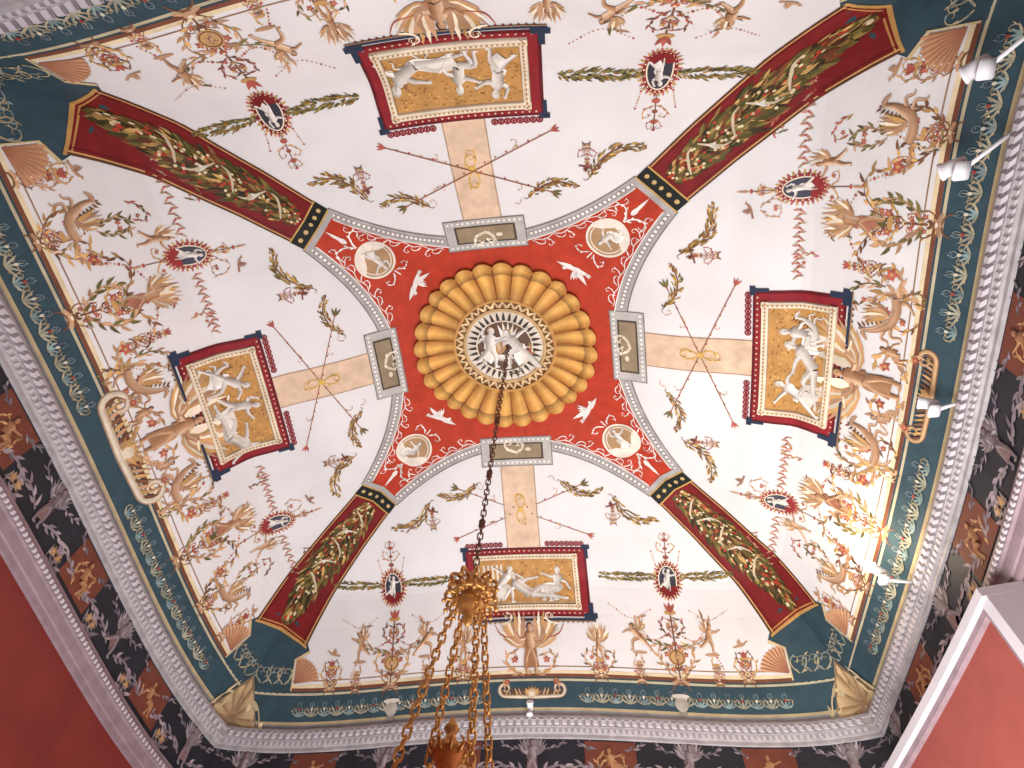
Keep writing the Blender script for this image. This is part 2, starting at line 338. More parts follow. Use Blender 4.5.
for sx in(-1,1):
    for sy in(-1,1):
        # diagonal frame: a across, b outward along the diagonal (plan metres); the foot bows outward at the groin
        def D(P,sx=sx,sy=sy):
            a,b=P[:,0]/q,P[:,1]/q; return np.stack([sx*(b+a),sy*(b-a)],-1)
        def DA(P,sx=sx,sy=sy):
            a=P[:,0];b=P[:,1]; r=np.clip((b-2.1*q)/(.38*q),0,1.3); b=b+r*r*.14*(1-np.minimum(1,np.abs(a)/.26)); a,b=a/q,b/q
            return np.stack([sx*(b+a),sy*(b-a)],-1)
        c0,c1=1.48*q-.06,1.48*q+.085
        def dr(p,b0,b1,w0,w1,c,h,n=None,DD=DA):
            n=n or max(2,int((b1-b0)/.06)+2); bs=np.linspace(b0,b1,n); ws=np.linspace(w0,w1,n)
            band(p,DD,[(-w,b) for w,b in zip(ws,bs)],[(w,b) for w,b in zip(ws,bs)],c,h,9)
        b0,b1=1.53*q,2.505*q
        dr(pa,b0,b1,.213,.262,CRI,.004)
        for sg in(-1,1):
            bs=np.linspace(b0,b1,26); ws=np.linspace(.213,.262,26)
            for o,wd,c in((0,.016,(96,60,40)),(-.016,.008,(214,170,110)),(-.04,.006,(90,16,20))):
                band(pa,DA,[(sg*(w+o),b) for w,b in zip(ws,bs)],[(sg*(w+o-wd),b) for w,b in zip(ws,bs)],c,.006,2)
        dr(pa,b1-.010,b1+.003,.267,.267,(190,146,86),.008,2); dr(pa,b1-.024,b1-.018,.24,.24,(190,140,80),.006,2)
        dr(pa,c0,c1,.215,.218,(30,34,32),.009,4); dr(pa,c0,c0+.014,.22,.22,(200,160,90),.011,2); dr(pa,c1-.014,c1,.22,.22,(200,160,90),.011,2)
        for i in range(5): blob(pa,D,-.16+.08*i,(c0+c1)/2,.02,.02,(206,176,120),.012,n=8)
        dr(pb,c0-.05,c0,.2,.205,GRY,.008,3)
        bs=np.linspace(b0+.04,b1-.05,6)
        garland(pg,DA,[(0,b) for b in bs],.35,760,cols=((74,66,36),(98,86,46),(130,112,58),(178,142,86),(56,48,28),(108,58,38),(84,80,42)),lw=.13,h=.008,spark=[(226,208,166),(184,64,48)],ll=.34)
        for i in range(5):
            b=b0+.22+i*.2; m=1 if i%2 else -1
            stroke(pg,DA,[(-m*.08,b-.05),(0,b),(m*.07,b+.05),(m*.09,b+.11)],[.010,.022,.018,.005],(206,190,160),.016)
            if i in(1,3): bird(pg,DA,m*.03,b,.10,m,(226,220,206),.018)
        R=1.045*q
        blob(pd,D,0,R,.185,.185,(236,226,212),.006,n=26); blob(pd,D,0,R,.165,.165,(176,142,104),.007,n=26); ring(pd,D,0,R,.15,.15,.01,(236,226,212),.008,26)
        def DF(P,D=D): return D(np.stack([P[:,0],R-P[:,1]],-1))
        figure(pd,DF,0,-.14,.28,'dance' if sx*sy>0 else 'sit',GRIS,.009,fat=1.3,hair=GRIS[0],cloth=(232,226,218))
        for m in(-1,1):
            tendril(pd,D,0,R+.19,math.pi/2-m*.3,.3,-m*3.2,WHT,.015,4,.006)
            tendril(pd,D,m*.02,R-.2,-math.pi/2+m*.6,.22,m*3.4,WHT,.011,3,.006)
        blob(pd,D,0,R+.33,.025,.04,WHT,.007); leaf(pd,D,0,R+.3,math.pi/2,.2,.035,WHT,.007)
        stroke(pd,D,[(0,R-.2),(0,R-.27)],.012,WHT,.006)
        def DB(P,D=D): return D(np.stack([P[:,0],.745*q-P[:,1]],-1))
        bird(pd,DB,0,0,.25,sx*sy,WHT,.007); leaf(pd,DB,0,0,.3,.18,.045,WHT,.007); leaf(pd,DB,0,0,math.pi-.3,.18,.045,WHT,.007)
pw=Painter('white_arabesque_vines')
for k in range(4):
    for m in(-1,1):
        T=lambda P,k=k,m=m: side(k,m*P[:,0],P[:,1])
        for i in range(9):
            u=.42+.09*i; v=arc(u)-.10; sl=math.atan(.58*u)
            tendril(pw,T,u,v,sl-.5 if i%2 else sl+.1-math.pi*.35,.16,(-3.6 if i%2 else 3.4),WHT,.009,2,.006,flower=None)
        us=np.linspace(.4,1.15,24); stroke(pw,T,[(u,arc(u)-.10-.012*math.sin(u*40)) for u in us],.007,WHT,.0055)
# ---------------- panels
pp=Painter('painted_vault_ornament'); pr=Painter('framed_relief_pictures'); pl=Painter('painted_borders')
def picture(k):
    B=float(L(2.62)-L(2.12)); T=PT(k,0,2.62)
    def rc(p,x0,x1,y0,y1,c,h):
        n=max(2,int((y1-y0)/.06)+2); ys=np.linspace(y0,y1,n); band(p,T,[(x0,y) for y in ys],[(x1,y) for y in ys],c,h,max(3,int((x1-x0)/.1)+2))
    rc(pr,-.62,.62,0,B,(98,24,32),.006); rc(pr,-.595,.595,.02,B-.02,(140,36,44),.008)
    for y in(.035,B-.035):
        for i in range(23): blob(pr,T,-.56+1.12*i/22,y,.009,.009,(214,190,160),.0095,n=5)
    for m in(-1,1):
        rc(pr,min(m*.55,m*.68),max(m*.55,m*.68),-.02,.035,NAVY,.011); rc(pr,min(m*.6,m*.645),max(m*.6,m*.645),.03,.14,NAVY,.010)
        rc(pr,min(m*.58,m*.66),max(m*.58,m*.66),B-.02,B+.025,NAVY,.010); rc(pr,min(m*.61,m*.64),max(m*.61,m*.64),B-.12,B-.02,NAVY,.010)
        tendril(pr,T,m*.3,-.07,math.pi if m>0 else 0,.28,-m*3.6,CRM,.02,2,.013)
        for i in range(8):
            x=m*(.24+.34*i/7); ring(pr,T,x,B+.035,.028,.028,.012,(140,36,44),.009,10); blob(pr,T,x,B+.035,.012,.012,(140,36,44),.009,n=6)
            leaf(pr,T,m*(.24+.34*i/7),-.02,-math.pi/2,.05,.03,CRI,.008)
    rc(pr,-.66,.66,-.045,-.02,NAVY,.012); rc(pr,-.66,.66,-.055,-.043,(160,130,96),.012)
    x0,x1,y0,y1=-.53,.53,.065,B-.065; w=.06
    for (a,b,c,d) in((x0,x1,y0,y0+w),(x0,x1,y1-w,y1),(x0,x0+w,y0,y1),(x1-w,x1,y0,y1)):
        horiz=(b-a)>(d-c)
        prof=[(0,.008,(150,120,96)),(.12,.03,(236,226,206)),(.45,.034,(212,188,152)),(.6,.028,(240,232,214)),(.9,.03,(222,204,172)),(1,.01,(120,84,58))]
        n=10; rows=[];hh=[];cc=[]
        for i in range(n):
            t=i/(n-1)
            for f,hq,cq in prof:
                rows.append((a+(b-a)*t, c+(d-c)*f) if horiz else (a+(b-a)*f, c+(d-c)*t)); hh.append(hq); cc.append(lin(cq))
        pr.grid(T(np.array(rows)),np.array(hh),n,len(prof),np.array(cc))
        nb=int(max(b-a,d-c)/.035)
        for i in range(nb):
            t=(i+.5)/nb; blob(pr,T,a+(b-a)*(t if horiz else .5),c+(d-c)*(.5 if horiz else t),.009,.009,(170,130,90),.037,n=5)
    ix0,ix1,iy0,iy1=x0+w,x1-w,y0+w,y1-w
    rc(pr,ix0,ix1,iy0,iy1,(190,142,82),.009)
    rnd=random.Random(k)
    for i in range(420):
        x=rnd.uniform(ix0+.01,ix1-.01);y=rnd.uniform(iy0+.01,iy1-.01); blob(pr,T,x,y,.012,.006,jit((208,162,98) if i%2 else (156,106,60),.15),.0105,n=5)
    hI=iy1-iy0
    rc(pr,ix0,ix1,iy0,iy0+.03,(180,154,120),.011)
    ps=[('lunge','recline','sit'),('recline','sit','dance'),('lunge','dance','recline'),('sit','recline','lunge')][k]
    for i,(po,xx) in enumerate(zip(ps,(-.25,.04,.3))):
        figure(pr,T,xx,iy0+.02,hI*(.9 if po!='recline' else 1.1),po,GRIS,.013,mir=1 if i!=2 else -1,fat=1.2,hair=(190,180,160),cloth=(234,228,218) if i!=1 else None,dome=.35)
    if k==0:
        for i in range(5): rc(pr,ix0+.03+.045*i,ix0+.05+.045*i,iy0+.04,iy1-.05,(224,214,200),.012)
    if k in(1,2,3): beast(pr,T,ix0+.24,iy0+.02,hI*.75,-1,.0125,cols=GRIS,wings=False)
def strap(k):
    T=lambda P,k=k: side(k,P[:,0],P[:,1])
    vs=np.linspace(1.29,2.12,16)
    band(pr,T,[(-.17,v) for v in vs],[(.17,v) for v in vs],(222,194,166),.004,4)
    for m in(-1,1): band(pr,T,[(m*.17,v) for v in vs],[(m*.160,v) for v in vs],(178,146,120),.0055,2)
    T=PT(k,0,1.74)
    for m in(-1,1):
        a=(-m*.66,-.28);b=(m*.62,.26)
        stroke(pp,T,[a,b],.008,(150,90,70),.008,smooth=False)
        for i in range(15):
            t=i/14; blob(pp,T,a[0]+(b[0]-a[0])*t,a[1]+(b[1]-a[1])*t,.010,.010,jit(OCH if i%2 else PNK),.009,n=5)
        for a_ in(-.5,0,.5): leaf(pp,T,b[0],b[1],math.atan2(.54,m*1.28)+a_,.09,.025,jit(OLV),.008); leaf(pp,T,a[0],a[1],math.atan2(-.54,-m*1.28)+a_,.07,.02,jit(PNK),.008)
        tendril(pp,T,0,0,m*.9,.3,m*4,(206,166,84),.011,2,.010); tendril(pp,T,0,.02,math.pi-m*.9,.28,-m*4,(206,166,84),.011,2,.010)
        for s in(-1,1): tendril(pp,T,m*.34,s*.14,m*s*.6,.14,s*3,TAN,.007,2,.007)
    blob(pp,T,0,0,.03,.03,(214,174,90),.012)
def inner(k):
    for m in(-1,1):
        sprig(pp,PT(k,m*.62,1.53,1.,rot=-m*.28),.42,m)
        sprig(pp,PT(k,m*1.12,1.76,1.,rot=-m*.62),.5,m)
        T=PT(k,m*.92,1.88); candel(pp,T,.15,.45); bird(pp,T,0,.19,.12,m,(130,76,62),.008)
        for s in(-1,1): tendril(pp,T,0,.03,math.pi/2-s*1.4,.16,s*3.4,PNK,.007,3,lc=OLV)
        tendril(pp,PT(k,m*.36,1.46),0,0,math.pi/2*m,.12,3*m,TAN,.007,2)
def outerH(k):
    for m in(-1,1):
        T=PT(k,m*1.41,2.40)
        garland(pp,PT(k,0,2.37),[(m*.72,.0),(m*1.0,-.01),(m*1.3,.0)],.095,190,lw=.2); garland(pp,PT(k,0,2.37),[(m*1.52,0),(m*1.75,.01),(m*2.05,.03)],.095,160,lw=.2)
        cameo(pp,T,1.08)
        T2=PT(k,m*1.41,2.28); stroke(pp,T2,[(0,.05),(0,.36)],.008,BRN,.006)
        for y,r in((.1,.03),(.19,.022),(.28,.028),(.35,.015)): blob(pp,T2,0,y,r,r*.7,jit(PNK),.007)
        for s in(-1,1):
            tendril(pp,T2,0,.14,math.pi/2-s*1.3,.22,s*3.6,OCH,.009,3,lc=PNK); tendril(pp,T2,0,.26,math.pi/2-s*1.1,.16,s*3.6,TAN,.007,3,lc=PNK)
            beads(pp,T2,[(s*.14,.16),(s*.11,.02),(s*.10,-.12)],.006,.022,(PNK,OCH))
        TC=PT(k,m*1.39,2.87); candel(pp,TC,.68,1.2)
        blob(pp,TC,0,.24,.08,.08,(196,156,104),.009,n=16); ring(pp,TC,0,.24,.07,.07,.010,BRN,.010,18); figure(pp,TC,0,.19,.1,'sit',h=.011,fat=1.4)
        for s in(-1,1):
            tendril(pp,TC,0,.08,math.pi/2-s*1.1,.52,s*3.6,TAN,.015,7,lc=OCH,flower=PNK)
            tendril(pp,TC,0,.42,math.pi/2-s*1.0,.36,s*3.2,BRN,.010,6,lc=PNK,flower=OCH)
            tendril(pp,TC,0,.34,math.pi/2-s*1.5,.62,s*2.2,OLV,.008,8,lc=TAN)
            figure(pp,TC,s*.34,.29,.29,'dance' if s*m>0 else 'lunge',mir=s,fat=1.25); wing(pp,TC,s*.34,.49,.14,-s,h=.0055)
            tendril(pp,TC,s*.34,.26,-math.pi/2-s*.4,.24,s*3.4,OCH,.010,4); blob(pp,TC,s*.34,.275,.07,.015,TAN,.007)
            beads(pp,TC,[(s*.30,.5),(s*.2,.40),(s*.04,.47)],.008,.026,(PNK,TAN,OCH)); beads(pp,TC,[(s*.38,.25),(s*.42,.12),(s*.36,.03)],.007,.026,(PNK,TAN))
            candel(pp,PT(k,m*1.39+s*.36,2.87),.18,.6,flame=False)
        TS=PT(k,m*.66,2.86); candel(pp,TS,.16,.9,flame=False); figure(pp,TS,0,.18,.24,'stand',fat=1.2,mir=m); wing(pp,TS,0,.34,.18,1,h=.0055);wing(pp,TS,0,.34,.18,-1,h=.0055)
        for s in(-1,1):
            tendril(pp,TS,0,.05,math.pi/2-s*1.2,.38,s*3.4,TAN,.012,6,lc=OLV,flower=PNK); tendril(pp,TS,0,.16,math.pi/2-s*.9,.24,s*3.6,OCH,.009,4,flower=PNK)
        TE=PT(k,m*2.02,2.86); candel(pp,TE,.22,.8); bird(pp,TE,0,.34,.14,m,TAN)
        for s in(-1,1): tendril(pp,TE,0,.03,math.pi/2-s*1.0,.34,s*3.4,OCH,.011,5,flower=PNK); tendril(pp,TE,0,.14,math.pi/2-s*1.0,.24,s*3.4,BRN,.009,4,lc=OLV)
        beads(pp,PT(k,0,2.60),[(m*.80,.1),(m*1.0,-.04),(m*1.2,.05)],.006,.03,(TAN,PNK)); beads(pp,PT(k,0,2.60),[(m*1.58,.05),(m*1.75,-.04),(m*1.95,.06)],.006,.03,(TAN,PNK))
    T=PT(k,0,2.88)
    wing(pp,T,-.04,.34,.36,-1,h=.008,a0=.1,a1=1.3,n=10);wing(pp,T,.04,.34,.36,1,h=.008,a0=.1,a1=1.3,n=10)
    figure(pp,T,0,.07,.5,'stand',h=.012,fat=1.15,cloth=(164,118,86))
    for s in(-1,1):
        tendril(pp,T,s*.05,.06,math.pi/2-s*1.3,.46,s*3.4,TAN,.018,7,lc=OCH,flower=PNK); stroke(pp,T,[(s*.14,.42),(s*.28,.46),(s*.34,.56)],[.01,.012,.006],PNK,.01)
    scrollpair(pp,PT(k,0,2.935),.5,.22)
def outerV(k):
    for m in(-1,1):
        T=PT(k,m*1.44,2.40)
        for x0,x1 in((.74,1.27),(1.62,2.25)):
            for i in range(16):
                x=m*(x0+(x1-x0)*i/15)
                for s in(-1,1): leaf(pp,PT(k,x,2.39),0,0,s*1.2+(.4 if i%2 else -.4),.05,.018,jit((190,130,114) if i%2 else (170,152,126)),.006)
                blob(pp,PT(k,x,2.39),0,0,.010,.010,PNK,.007,n=6)
        cameo(pp,T,1.0,ringc=(146,52,54),inner=(70,70,84))
        for s in(-1,1):
            for ss in(-1,1): tendril(pp,T,0,s*.19,s*math.pi/2+ss*.5,.2,-ss*3.2*s,OCH,.009,3,flower=PNK)
            stroke(pp,T,[(0,s*.18),(0,s*.34)],.007,BRN,.006); blob(pp,T,0,s*.35,.018,.012,PNK,.007); leaf(pp,T,0,s*.36,s*math.pi/2,.1,.02,TAN,.007)
        TB=PT(k,m*.62,2.87)
        beast(pp,TB,0,.10,.5,-m)
        tendril(pp,TB,0,.0,math.pi/2-m*.5,.75,m*3.4,TAN,.02,9,lc=OCH,flower=PNK); tendril(pp,TB,-m*.05,.02,math.pi/2+m*1.1,.4,-m*3.6,BRN,.013,6,lc=OCH,flower=PNK)
        tendril(pp,TB,m*.12,.3,math.pi/2-m*.2,.5,m*3.1,OLV,.010,8,lc=TAN,flower=PNK); candel(pp,PT(k,m*.86,2.72),.24,.7)
        TC=PT(k,m*1.2,2.87); candel(pp,TC,.34,1.1,flame=False); figure(pp,TC,0,.38,.38,'dance',mir=m,fat=1.1,cloth=(170,114,92)); wing(pp,TC,0,.62,.24,1,h=.0055,n=9); wing(pp,TC,0,.62,.24,-1,h=.0055,n=9)
        for s in(-1,1):
            tendril(pp,TC,0,.1,math.pi/2-s*.9,.66,s*3.6,TAN,.018,9,lc=OLV,flower=PNK); tendril(pp,TC,0,.28,math.pi/2-s*1.3,.36,s*3.2,OCH,.011,6,flower=PNK)
            tendril(pp,TC,0,.34,math.pi/2-s*.5,.6,-s*2.6,BRN,.009,8,lc=OCH)
            beads(pp,TC,[(s*.1,.66),(s*.26,.56),(s*.34,.38)],.008,.028,(PNK,TAN,OCH)); beads(pp,TC,[(s*.34,.38),(s*.5,.26),(s*.6,.4)],.006,.026,(PNK,TAN))
        TD=PT(k,m*1.78,2.86); beast(pp,TD,0,.14,.46,m); candel(pp,TD,.18,.9,flame=False)
        for s in(-1,1): tendril(pp,TD,0,.04,math.pi/2-s*1.1,.54,s*3.5,BRN,.013,8,lc=OCH,flower=PNK); tendril(pp,TD,0,.4,math.pi/2-s*.6,.44,s*3.3,TAN,.011,7,lc=OLV,flower=PNK)
        figure(pp,PT(k,m*1.62,2.62),0,.06,.26,'dance',mir=-m,fat=1.2); wing(pp,PT(k,m*1.62,2.62),0,.22,.16,m,h=.0055)
        TE=PT(k,m*2.2,2.84); candel(pp,TE,.26,.8); bird(pp,TE,0,.38,.14,-m,TAN)
        for s in(-1,1): tendril(pp,TE,0,.05,math.pi/2-s*.8,.36,s*3.4,TAN,.012,6,flower=PNK); tendril(pp,TE,0,.2,math.pi/2-s*.9,.26,s*3.4,OCH,.009,4,flower=PNK)
        T=PT(k,m*1.3,2.1); bird(pp,T,0,0,.14,m,(160,122,104)); 
        for s in(-1,1): tendril(pp,T,0,-.06,-math.pi/2+s*.9,.26,-s*3,TAN,.008,4,flower=PNK)
        for (xx,vv,aa) in((.9,2.5,1.2),(1.95,2.58,1.9),(1.05,2.62,.6),(2.05,2.3,2.0)):
            tendril(pp,PT(k,m*xx,vv),0,0,aa if m>0 else math.pi-aa,.34,m*3.2,random.choice((TAN,OCH,OLV)),.009,6,lc=PNK,flower=PNK)
    T=PT(k,0,2.87)
    wing(pp,T,-.05,.46,.5,-1,h=.008,a0=-.1,a1=1.2,n=12);wing(pp,T,.05,.46,.5,1,h=.008,a0=-.1,a1=1.2,n=12)
    figure(pp,T,0,.1,.58,'stand',h=.012,fat=1.2,cloth=(160,120,88))
    for s in(-1,1):
        tendril(pp,T,s*.05,.06,math.pi/2-s*1.2,.54,s*3.4,TAN,.022,8,lc=OCH,flower=PNK); figure(pp,T,s*.27,.08,.26,'sit',mir=-s,fat=1.2)
    if k==2: scrollpair(pp,PT(k,0,2.905),.84,.40)
    else: scrollpair(pp,PT(k,0,2.92),.56,.24,c=(196,160,120),d=(150,108,76))
for k in range(4):
    picture(k); strap(k); inner(k)
    (outerH if k<2 else outerV)(k)
pt=Painter('teal_frieze_band')
for k in range(4):
    T=lambda P,k=k: side(k,P[:,0],P[:,1])
    us=np.linspace(-2.42,2.42,80)
    band(pl,T,[(u,2.862) for u in us],[(u,2.85) for u in us],(120,74,56),.003,2); band(pl,T,[(u,2.85) for u in us],[(u,2.838) for u in us],(226,208,170),.003,2); band(pl,T,[(u,2.826) for u in us],[(u,2.822) for u in us],(150,116,90),.003,2)
    n=90; ub=np.linspace(-1,1,n)
    band(pt,T,[(u*2.862,2.862) for u in ub],[(u*3.0,3.0) for u in ub],TEA,.002,6)
    for a,b,c in((2.868,2.876,(190,180,150)),(2.965,2.975,(180,162,126)),(2.975,3.0,(140,142,146))):
        band(pt,T,[(u*a,a) for u in ub],[(u*b,b) for u in ub],c,.003,2)
    for i in range(37):
        u=-2.3+4.6*i/36
        if abs(u)<.40: continue
        TT=PT(k,u,2.955,.85)
        c=jit((150,150,132) if i%2 else (120,140,140))
        for a in(-1.1,-.55,0,.55,1.1): leaf(pt,TT,0,.02,math.pi/2+a,.14 if i%2 else .1,.02,jit(c),.008)
        for s in(-1,1): tendril(pt,TT,0,.02,math.pi/2-s*1.3,.2,s*4,(172,154,120),.009,2,.008); tendril(pt,TT,0,.1,math.pi/2-s*.7,.14,s*4,(120,136,140),.007,1,.008)
        blob(pt,TT,0,.1,.014,.018,(150,64,56) if i%3==0 else (206,200,180),.011,n=6)
    for m in(-1,1):
        poly=[(m*2.27,2.71),(m*2.42,2.75),(m*2.42,2.87),(m*2.87,2.87),(m*2.49,2.49)]
        sub=side(k,np.array([q_[0] for q_ in poly]),np.array([q_[1] for q_ in poly])); fill(pt,[tuple(q_) for q_ in sub],TEA,.003)
        stroke(pl,T,[(m*2.27,2.71),(m*2.415,2.745),(m*2.415,2.86)],.014,(206,186,144),.009,smooth=False)
        shellfan(pp,PT(k,m*2.40,2.835),0,0,.25,math.pi/2,math.pi/2+m*1.45,9)
        for i in range(3):
            TT=PT(k,m*(2.5+.11*i),2.84); 
            for s in(-1,1): tendril(pt,TT,0,.0,math.pi/2-s*.9,.3,s*4,(172,160,130),.012,3,.008,lc=(120,136,140))
        if k==0: TU=PT(k,m*1.36,2.985); blob(pp,TU,0,.12,.06,.07,(170,162,150),.012,n=14,dome=.01); blob(pp,TU,0,.04,.04,.03,(140,132,120),.012); blob(pp,TU,0,.19,.085,.022,(204,198,186),.014)
for sx in(-1,1):
    for sy in(-1,1):
        def D(P,sx=sx,sy=sy):
            a,b=P[:,0]/q,P[:,1]/q; return np.stack([sx*(b+a),sy*(b-a)],-1)
        TT=lambda P,D=D: D(np.stack([P[:,0],2.985*q-P[:,1]*.62],-1))
        fill(pt,[(-.36,.05),(0,.0),(.36,.05),(.24,.30),(0,.40),(-.24,.30)],(142,120,94),.012,T=TT)
        shellfan(pt,TT,0,.05,.30,.35,math.pi-.35,11,(130,100,72),(204,176,134),.018)
        for m in(-1,1): tendril(pt,TT,m*.05,.06,math.pi/2-m*1.1,.66,m*4.4,(204,184,146),.03,4,.022)
for p_ in(pf,pb,pd,pa,pg,pw,pp,pr,pl,pt): p_.build(ceiling)
# ---------------- central rosette (relief)
pz=Painter('gilded_rosette')
NP=28; nA=NP*10
prof=[(.47,.045,.2),(.50,.045,.6),(.55,.038,1),(.62,.036,1),(.69,.042,1),(.735,.052,1),(.745,.050,1),(.79,.060,1),(.83,.05,.9),(.82,.0,.8)]
rows=[];hh=[];cc=[]
for i in range(nA):
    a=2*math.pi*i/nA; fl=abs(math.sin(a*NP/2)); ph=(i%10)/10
    for j,(r,hq,fa) in enumerate(prof):
        rr=r*(1+.05*(fl**.7)*(r/.8)**6); rows.append((rr*math.cos(a),rr*math.sin(a))); hh.append(hq+.007*fa*fl)
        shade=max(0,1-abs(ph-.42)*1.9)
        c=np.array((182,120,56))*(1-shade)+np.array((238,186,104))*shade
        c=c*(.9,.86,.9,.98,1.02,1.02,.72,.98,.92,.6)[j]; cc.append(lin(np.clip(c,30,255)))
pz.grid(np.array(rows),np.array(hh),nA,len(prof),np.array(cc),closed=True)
for i in range(NP):
    a=2*math.pi*i/NP; stroke(pz,ID,[(r*math.cos(a),r*math.sin(a)) for r in(.49,.6,.7,.81)],[.005,.007,.009,.014],(122,72,36),.068,smooth=False)
blob(pz,ID,0,0,.50,.50,(132,88,54),.03,n=44)
ring(pz,ID,0,0,.50,.50,.03,(206,156,92),.055,48,dome=.012)
for i in range(36):
    a=2*math.pi*i/36
    for s in(-1,1): leaf(pz,ID,.40*math.cos(a),.40*math.sin(a),a+s*.5,.07,.026,jit((226,196,150)),.045)
    blob(pz,ID,.458*math.cos(a+.087),.458*math.sin(a+.087),.014,.014,(236,212,170),.05,n=7,dome=.01)
ring(pz,ID,0,0,.40,.40,.03,(214,180,130),.05,44,dome=.012)
blob(pz,ID,0,0,.38,.38,(226,214,198),.04,n=40)
for i in range(34):
    a=2*math.pi*i/34; leaf(pz,ID,.25*math.cos(a),.25*math.sin(a),a,.115,.030,(66,58,56),.045)
blob(pz,ID,0,0,.27,.27,(104,80,66),.047,n=30); ring(pz,ID,0,0,.275,.275,.012,CRM,.05,32)
TF=FT(0,0,1,math.pi)
beast(pz,TF,-.02,-.24,.46,1,.052,cols=GRIS)
figure(pz,TF,-.13,-.24,.46,'lunge',GRIS,.058,fat=1.4,hair=(170,140,110),cloth=(240,232,220)); figure(pz,TF,.13,-.22,.44,'dance',GRIS,.062,mir=-1,fat=1.4,hair=(170,140,110),cloth=(240,232,220)); wing(pz,TF,.0,.02,.24,-1,(WHT,CRM),.056)
pz.build(ceiling,smooth=False)
# ------------------------------------------------------------------ cornice, walls, floor
def ringpts(d,z,n=40):
    out=[]; m=3-d; t=np.linspace(-1,1,n,endpoint=False)
    for (ax,s) in(('x',-1),('y',1),('x',1),('y',-1)):
        for q_ in t:
            q2=q_*m if (ax,s) in(('x',-1),('y',1)) else -q_*m
            p=(s*m,q2) if ax=='x' else (q2,s*m); out.append(p)
    P=np.array(out); wx,wy=warp(P[:,0],P[:,1]); return np.stack([wx,wy,np.full(len(wx),z)],-1)
def sweep(name,profile,material,parent=None,n=40):
    V=np.concatenate([ringpts(d,H+z,n) for d,z in profile]); N=4*n; F=[]
    for i in range(len(profile)-1):
        for j in range(N): a=i*N+j;b=i*N+(j+1)%N; F.append((a,b,b+N,a+N))
    me=bpy.data.meshes.new(name); me.from_pydata(V.tolist(),[],F); me.update()
    bm=bmesh.new(); bm.from_mesh(me); bmesh.ops.recalc_face_normals(bm,faces=bm.faces); bm.to_mesh(me); bm.free()
    me.materials.append(material); o=bpy.data.objects.new(name,me); scn.collection.objects.link(o)
    if parent:o.parent=parent
    return o
def wallpt(k,u,d,z):
    m=3-d; P=side(k,np.atleast_1d(np.asarray(u,float)*m/3),np.full(np.size(u),m)); wx,wy=warp(P[:,0],P[:,1]); return np.stack([wx,wy,np.broadcast_to(z,wx.shape)],-1)
trim1=sweep('trim_1',[(-.02,.03),(.03,.03),(.035,0),(.065,-.005),(.07,-.03),(.05,-.04),(.05,-.10),(.040,-.105),(.035,-.15),(.02,-.16),(.02,-.19),(.0,-.195)],M_corn)
def dentils(name,N,d0,d1,z0,z1,fr,material,parent):
    V=[];F=[]
    for k in range(4):
        for i in range(N):
            u0=-2.96+5.92*i/N; u1=u0+5.92/N*fr; b=len(V)
            for z in(z0,z1):
                for d in(d0,d1):
                    for u in(u0,u1): V.append(wallpt(k,[u],d,H+z)[0].tolist())
            F+=[(b,b+1,b+3,b+2),(b+4,b+5,b+7,b+6),(b+2,b+3,b+7,b+6),(b,b+2,b+6,b+4),(b+1,b+3,b+7,b+5),(b,b+1,b+5,b+4)]
    me=bpy.data.meshes.new(name); me.from_pydata(V,[],F); me.update(); me.materials.append(material)
    o=bpy.data.objects.new(name,me); scn.collection.objects.link(o); o.parent=parent
dentils('dentils',84,.045,.078,-.085,-.045,.55,M_frame,trim1)
dentils('egg_and_dart',110,.03,.048,-.145,-.11,.5,M_frame,trim1)
trim2=sweep('trim_2',[(.0,-.60),(.03,-.605),(.035,-.64),(.05,-.65),(.05,-.70),(.035,-.71),(.03,-.78),(.02,-.79),(.02,-.83),(0,-.835)],M_mauve)
dentils('bead_row',120,.045,.062,-.69,-.665,.5,M_frame,trim2)
names=['wall_far','wall_near','wall_left','wall_right']
